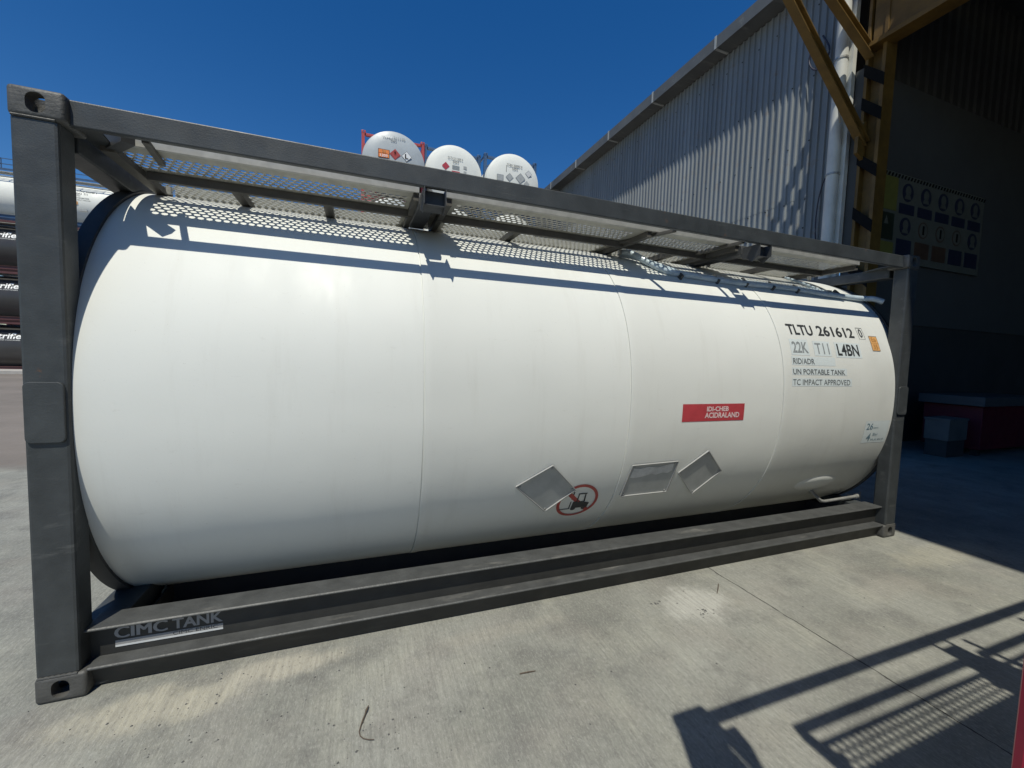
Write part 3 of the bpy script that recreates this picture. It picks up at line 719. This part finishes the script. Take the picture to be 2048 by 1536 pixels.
# ------------------------------------------------------------------ warehouse on the right
XW,YF,ZE=10.2,3.1,9.55
wh=thing('warehouse','grey corrugated warehouse with a long eave and a deep dark open bay on the right','building',(0,0,0))
def corrugated(y0,y1,x,z0,z1,depth=.036,pitch=.152,b=None):
    b=b or MB(); y=y0; pr=[]
    while y<y1:
        pr+=[(x,y),(x,y+pitch*.58),(x-depth,y+pitch*.68),(x-depth,y+pitch*.90)]
        y+=pitch
    pr.append((x,y))
    v=[(p[0],p[1],z) for z in (z0,z1) for p in pr]; n=len(pr)
    return b.add(v,[(i,i+1,n+i+1,n+i) for i in range(n-1)])
corrugated(3.62,46,XW,0,5.2).build('side_wall','sheet',wh,recalc=False)
b=MB(); corrugated(3.62,46,XW-.006,5.15,9.5,b=b); b.build('upper_side_wall','sheet',wh,recalc=False)
# screws
b=MB()
for z in (1.2,3.0,4.5,5.1,6.3,7.6,9.0):
    y=3.62
    k=0
    while y<20:
        k+=1
        if k%3==0: b.box(XW-.052,XW-.036,y+.105,y+.125,z-.008,z+.012)
        y+=.152
b.build('fixing_screws','stripe',wh)
g_=MB().box(XW-.46,XW+.05,3.05,46,9.52,9.56).box(XW-.47,XW-.455,3.05,46,9.50,9.80).box(XW-.46,XW+.4,3.05,46,9.795,9.81)
gt=g_.build('gutter','gutter',wh)
for i in range(16): MB().box(XW-.48,XW-.05,3.9+2.4*i,3.96+2.4*i,9.50,9.815).build('gutter_bracket','plate',gt)
# front wall (faces the yard), walls and roof closing the bay
struct_=None
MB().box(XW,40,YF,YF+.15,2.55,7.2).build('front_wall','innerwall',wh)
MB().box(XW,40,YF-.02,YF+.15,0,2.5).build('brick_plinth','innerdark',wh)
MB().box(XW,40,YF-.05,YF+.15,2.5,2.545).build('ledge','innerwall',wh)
b=MB(); x=XW; pr=[]
while x<40: pr+=[(x,YF+.04),(x+.15,YF+.04),(x+.18,YF),(x+.26,YF)]; x+=.3
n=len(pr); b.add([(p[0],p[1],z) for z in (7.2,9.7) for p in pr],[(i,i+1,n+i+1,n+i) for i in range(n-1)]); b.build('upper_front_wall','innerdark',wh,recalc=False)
poly=[(4.09,-14),(4.09,-4.40),(4.315,-3.75),(4.32,1.75),(9.75,1.75),(9.75,3.2),(40,3.2),(40,-14)]
MB().prism(poly,'z',9.62,9.75).build('canopy_roof','roof',wh)
MB().prism([(XW,3.2),(40,3.2),(40,46),(XW,46)],'z',9.8,9.9).build('main_roof','roof',wh)
for yy in (-10,-6,-2,1.6): MB().beam((4.8,yy,9.45),(39,yy,9.45),.12,.28).build('roof_beam','innerdark',wh)
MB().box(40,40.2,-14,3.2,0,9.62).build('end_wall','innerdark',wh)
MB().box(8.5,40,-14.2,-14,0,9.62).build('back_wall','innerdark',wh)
# downpipe and cables at the corner
dp=MB().tube([(9.98,3.40,0),(9.98,3.40,9.4)],.105,20).build('downpipe','pipe',wh,smooth=True)
for z in (2.9,5.3,7.45):
    MB().tube([(9.98,3.40,z),(9.98,3.40,z+.035)],.118,16).build('pipe_clamp','galv',dp)
MB().box(10.06,10.16,3.24,3.50,0,9.5).build('corner_flashing','pipe',wh)
def cable(pts,rad=.012):
    P=[Vector(p) for p in pts]; P=[P[0]]+P+[P[-1]]; out=[]
    for i in range(1,len(P)-2):
        for j in range(6):
            t=j/6; a,b_,c_,d_=P[i-1],P[i],P[i+1],P[i+2]
            out.append(.5*((2*b_)+(-a+c_)*t+(2*a-5*b_+4*c_-d_)*t*t+(-a+3*b_-3*c_+d_)*t**3))
    out.append(P[-2]); MB().tube(out,rad,8).build('cable','cable',wh,smooth=True)
cable([(10.1,3.62,0),(10.12,3.66,2.0),(10.08,3.60,3.5),(10.12,3.74,4.3),(10.10,3.72,4.9),(10.0,3.56,5.28),(9.9,3.36,5.36)])
cable([(10.1,3.70,7.4),(10.05,3.76,7.8),(10.08,3.95,8.1),(10.06,4.1,7.95),(10.08,4.02,7.7),(10.06,3.82,7.62),(10.1,3.72,7.9),(10.08,3.86,8.25)],.016)
# yellow crane frame
cr=thing('crane_frame','yellow steel column, braces and black-striped crane beam at the warehouse corner','steel frame')
c_=MB().box(10.14,10.44,2.74,2.80,0,8.9).box(10.14,10.44,3.02,3.07,0,8.9).box(10.27,10.30,2.80,3.02,0,8.9).build('column','yellow',cr,bevel=.004)
for z in (2.4,3.4,4.4,5.4,6.4,7.0): MB().prism([(3.075,z),(3.075,z+.22),(2.735,z-.12),(2.735,z-.34)],'x',10.130,10.138).build('hazard_stripe','stripe',c_)
bm_=MB().box(10.16,10.20,-9,2.98,7.50,8.85).box(10.02,10.34,-9,2.98,7.42,7.50).box(10.02,10.34,-9,2.98,8.85,8.93).build('crane_beam','yellow',cr,bevel=.004)
for i in range(8):
    y=2.35-i*1.25; MB().prism([(y,8.84),(y-.22,8.84),(y-.72,7.51),(y-.50,7.51)],'x',10.150,10.158).build('hazard_stripe','stripe',bm_)
def ibeam(a,bb,wd,ht,name):
    a=Vector(a);bb=Vector(bb); d=(bb-a).normalized(); up=Vector((0,1,0)); s_=d.cross(up).normalized()
    m_=MB(); m_.beam(a,bb,ht,.02,up=up)
    for sg_ in (-1,1): m_.beam(a+s_*ht/2*sg_,bb+s_*ht/2*sg_,.02,wd,up=up)
    return m_.build(name,'yellow',cr,bevel=.003)
ibeam((10.18,3.0,5.75),(7.20,3.0,8.40),.14,.14,'brace')
ibeam((10.18,3.0,7.35),(8.2,3.0,8.45),.14,.14,'brace')
MB().prism([(9.95,5.55),(10.14,5.45),(10.14,6.15),(9.95,6.0)],'y',2.97,3.03).build('gusset','yellow',cr)
MB().box(6.8,10.14,2.93,3.07,8.42,8.60).build('header_beam','yellow',cr,bevel=.004)
MB().beam((9.35,3.05,6.78),(9.85,3.25,6.2),.03,.03).build('tie_rod','galv',cr)

# safety board on the front wall
sb=thing('safety_board','dim yellow and white safety sign board with round pictograms on the dark bay wall','sign')
yb=YF-.06
MB().box(10.78,14.55,yb,YF-.001,3.74,5.46).build('board_panel','signwhite',sb)
MB().box(10.80,11.38,yb-.006,yb-.001,4.72,5.36).build('yellow_panel','signyellow',sb); MB().box(10.80,11.38,yb-.006,yb-.001,3.80,4.10).build('yellow_panel','signyellow',sb)
MB().box(10.84,11.34,yb-.006,yb-.001,4.14,4.66).build('warning_panel','signgreen',sb)
MB().prism([(11.02,4.44),(11.16,4.44),(11.09,4.60)],'y',yb-.010,yb-.0065).build('warning_triangle','signwhite',sb)
b=MB(); x=10.82
while x<14.5: b.prism([(x,5.37),(x+.05,5.37),(x+.09,5.44),(x+.04,5.44)],'y',yb-.006,yb-.001); x+=.105
b.build('hazard_border','stripe',sb)
for i in range(5):
    xc=11.72+.62*i
    for zc,mt in ((5.13,'signblue'),(4.46,'signblue' if i in (0,4) else 'signwhite')):
        k=24
        if i in (1,2,3) and zc<5:
            MB().prism([(xc+.17*math.cos(2*math.pi*j/k),zc+.17*math.sin(2*math.pi*j/k)) for j in range(k)],'y',yb-.004,yb-.001).build('prohibition_ring','signbrown',sb)
            MB().prism([(xc+.14*math.cos(2*math.pi*j/k),zc+.14*math.sin(2*math.pi*j/k)) for j in range(k)],'y',yb-.007,yb-.0045).build('pictogram_disc','signwhite',sb)
            MB().box(xc-.03,xc+.03,yb-.010,yb-.0075,zc-.09,zc+.09).build('pictogram','stripe',sb)
        else:
            MB().prism([(xc+.18*math.cos(2*math.pi*j/k),zc+.18*math.sin(2*math.pi*j/k)) for j in range(k)],'y',yb-.007,yb-.001).build('pictogram_disc','signblue',sb)
            MB().prism([(xc+.09*math.cos(2*math.pi*j/k),zc+.03+.10*math.sin(2*math.pi*j/k)) for j in range(k)],'y',yb-.010,yb-.0075).prism([(xc-.11,zc-.13),(xc+.11,zc-.13),(xc+.07,zc-.05),(xc-.07,zc-.05)],'y',yb-.010,yb-.0075).build('pictogram','signwhite',sb)
    MB().box(xc-.25,xc+.25,yb-.006,yb-.001,4.70,4.90).build('caption_panel','signblue',sb)
    MB().box(xc-.25,xc+.25,yb-.006,yb-.001,3.88,4.20).build('caption_panel','signbrown' if i in (1,2) else 'signblue',sb)

# items in the dark bay
bn=thing('workbench','red workbench with a grey top standing in the dark bay','workbench',(0,0,0))
MB().box(12.0,14.3,1.75,2.6,.12,.92).build('cabinet','benchred',bn,bevel=.01); MB().box(11.9,14.4,1.70,2.65,.93,1.10).build('worktop','benchgrey',bn,bevel=.008)
for x in (12.05,14.15):
    for y in (1.8,2.45): MB().box(x,x+.1,y,y+.1,0,.12).build('foot','rubber',bn)
bx=thing('storage_box','small white box on the floor of the dark bay left of the red workbench','box',(0,0,0))
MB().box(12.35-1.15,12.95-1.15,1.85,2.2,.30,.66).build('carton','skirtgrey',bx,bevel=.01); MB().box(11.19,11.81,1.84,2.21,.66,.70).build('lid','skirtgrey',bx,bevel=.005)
MB().box(11.22,11.78,1.87,2.18,0,.30).build('stand','innerdark',bx)
# litter on the concrete
def litter(pts,rad,label,name='twig',material='twig'):
    o=MB().tube(pts,rad,7).build(name,material,smooth=True); tag(o,label,'twig'); return o
litter([(1.358,-.455,.012),(1.349,-.478,.014),(1.343,-.495,.009),(1.333,-.52,.007),(1.325,-.545,.006),(1.319,-.57,.006),(1.322,-.59,.005),(1.335,-.607,.005),(1.355,-.62,.006),(1.376,-.629,.009)],[.002,.0052,.0032,.004,.0025,.0024,.002,.002,.0018,.0015],'dry hooked twig lying on the concrete in front of the tank')
litter([(2.067,-.483,.004),(2.11,-.488,.006),(2.15,-.49,.004)],[.003,.0035,.002],'short straight twig lying on the concrete right of the hooked one')
litter([(3.722,-.145,.004),(3.67,-.19,.006),(3.613,-.235,.004)],[.003,.0035,.002],'thin twig lying on the pale stain beside the concrete joint')
b=MB()
for i in range(26):
    x=random.gauss(3.379,.035); y=random.gauss(-.37,.022)
    if i>17: x=random.gauss(3.12,.02); y=random.gauss(-.20,.012)
    k=6; a0=random.random()*6; s_=random.uniform(.003,.011); ring=[(x+s_*random.uniform(.5,1.4)*math.cos(a0+2*math.pi*j/k),y+s_*random.uniform(.4,1.1)*math.sin(a0+2*math.pi*j/k),.0006+i*.00001) for j in range(k)]
    b.add(ring+[(x,y,.003)],[(j,(j+1)%k,k) for j in range(k)])
for i in range(170):
    if i<60: x=random.gauss(.6,.35); y=random.uniform(-.5,0.0)-.02
    elif i<90: x=random.gauss(1.36,.12); y=random.gauss(-.55,.09)
    else: x=random.uniform(.2,5.8); y=random.uniform(-1.0,-.02)
    s_=random.choice((.0025,.003,.004,.0055)); a=random.random()*6; k=5
    ring=[(x+s_*random.uniform(.7,1.3)*math.cos(a+2*math.pi*j/k),y+s_*random.uniform(.7,1.3)*math.sin(a+2*math.pi*j/k),.0004) for j in range(k)]
    b.add(ring+[(x,y,s_*.9)],[(j,(j+1)%k,k) for j in range(k)]+[tuple(range(k))])
o=b.build('grit','stone'); tag(o,'scattered dark grit and tiny stones on the concrete','grit',kind='stuff')
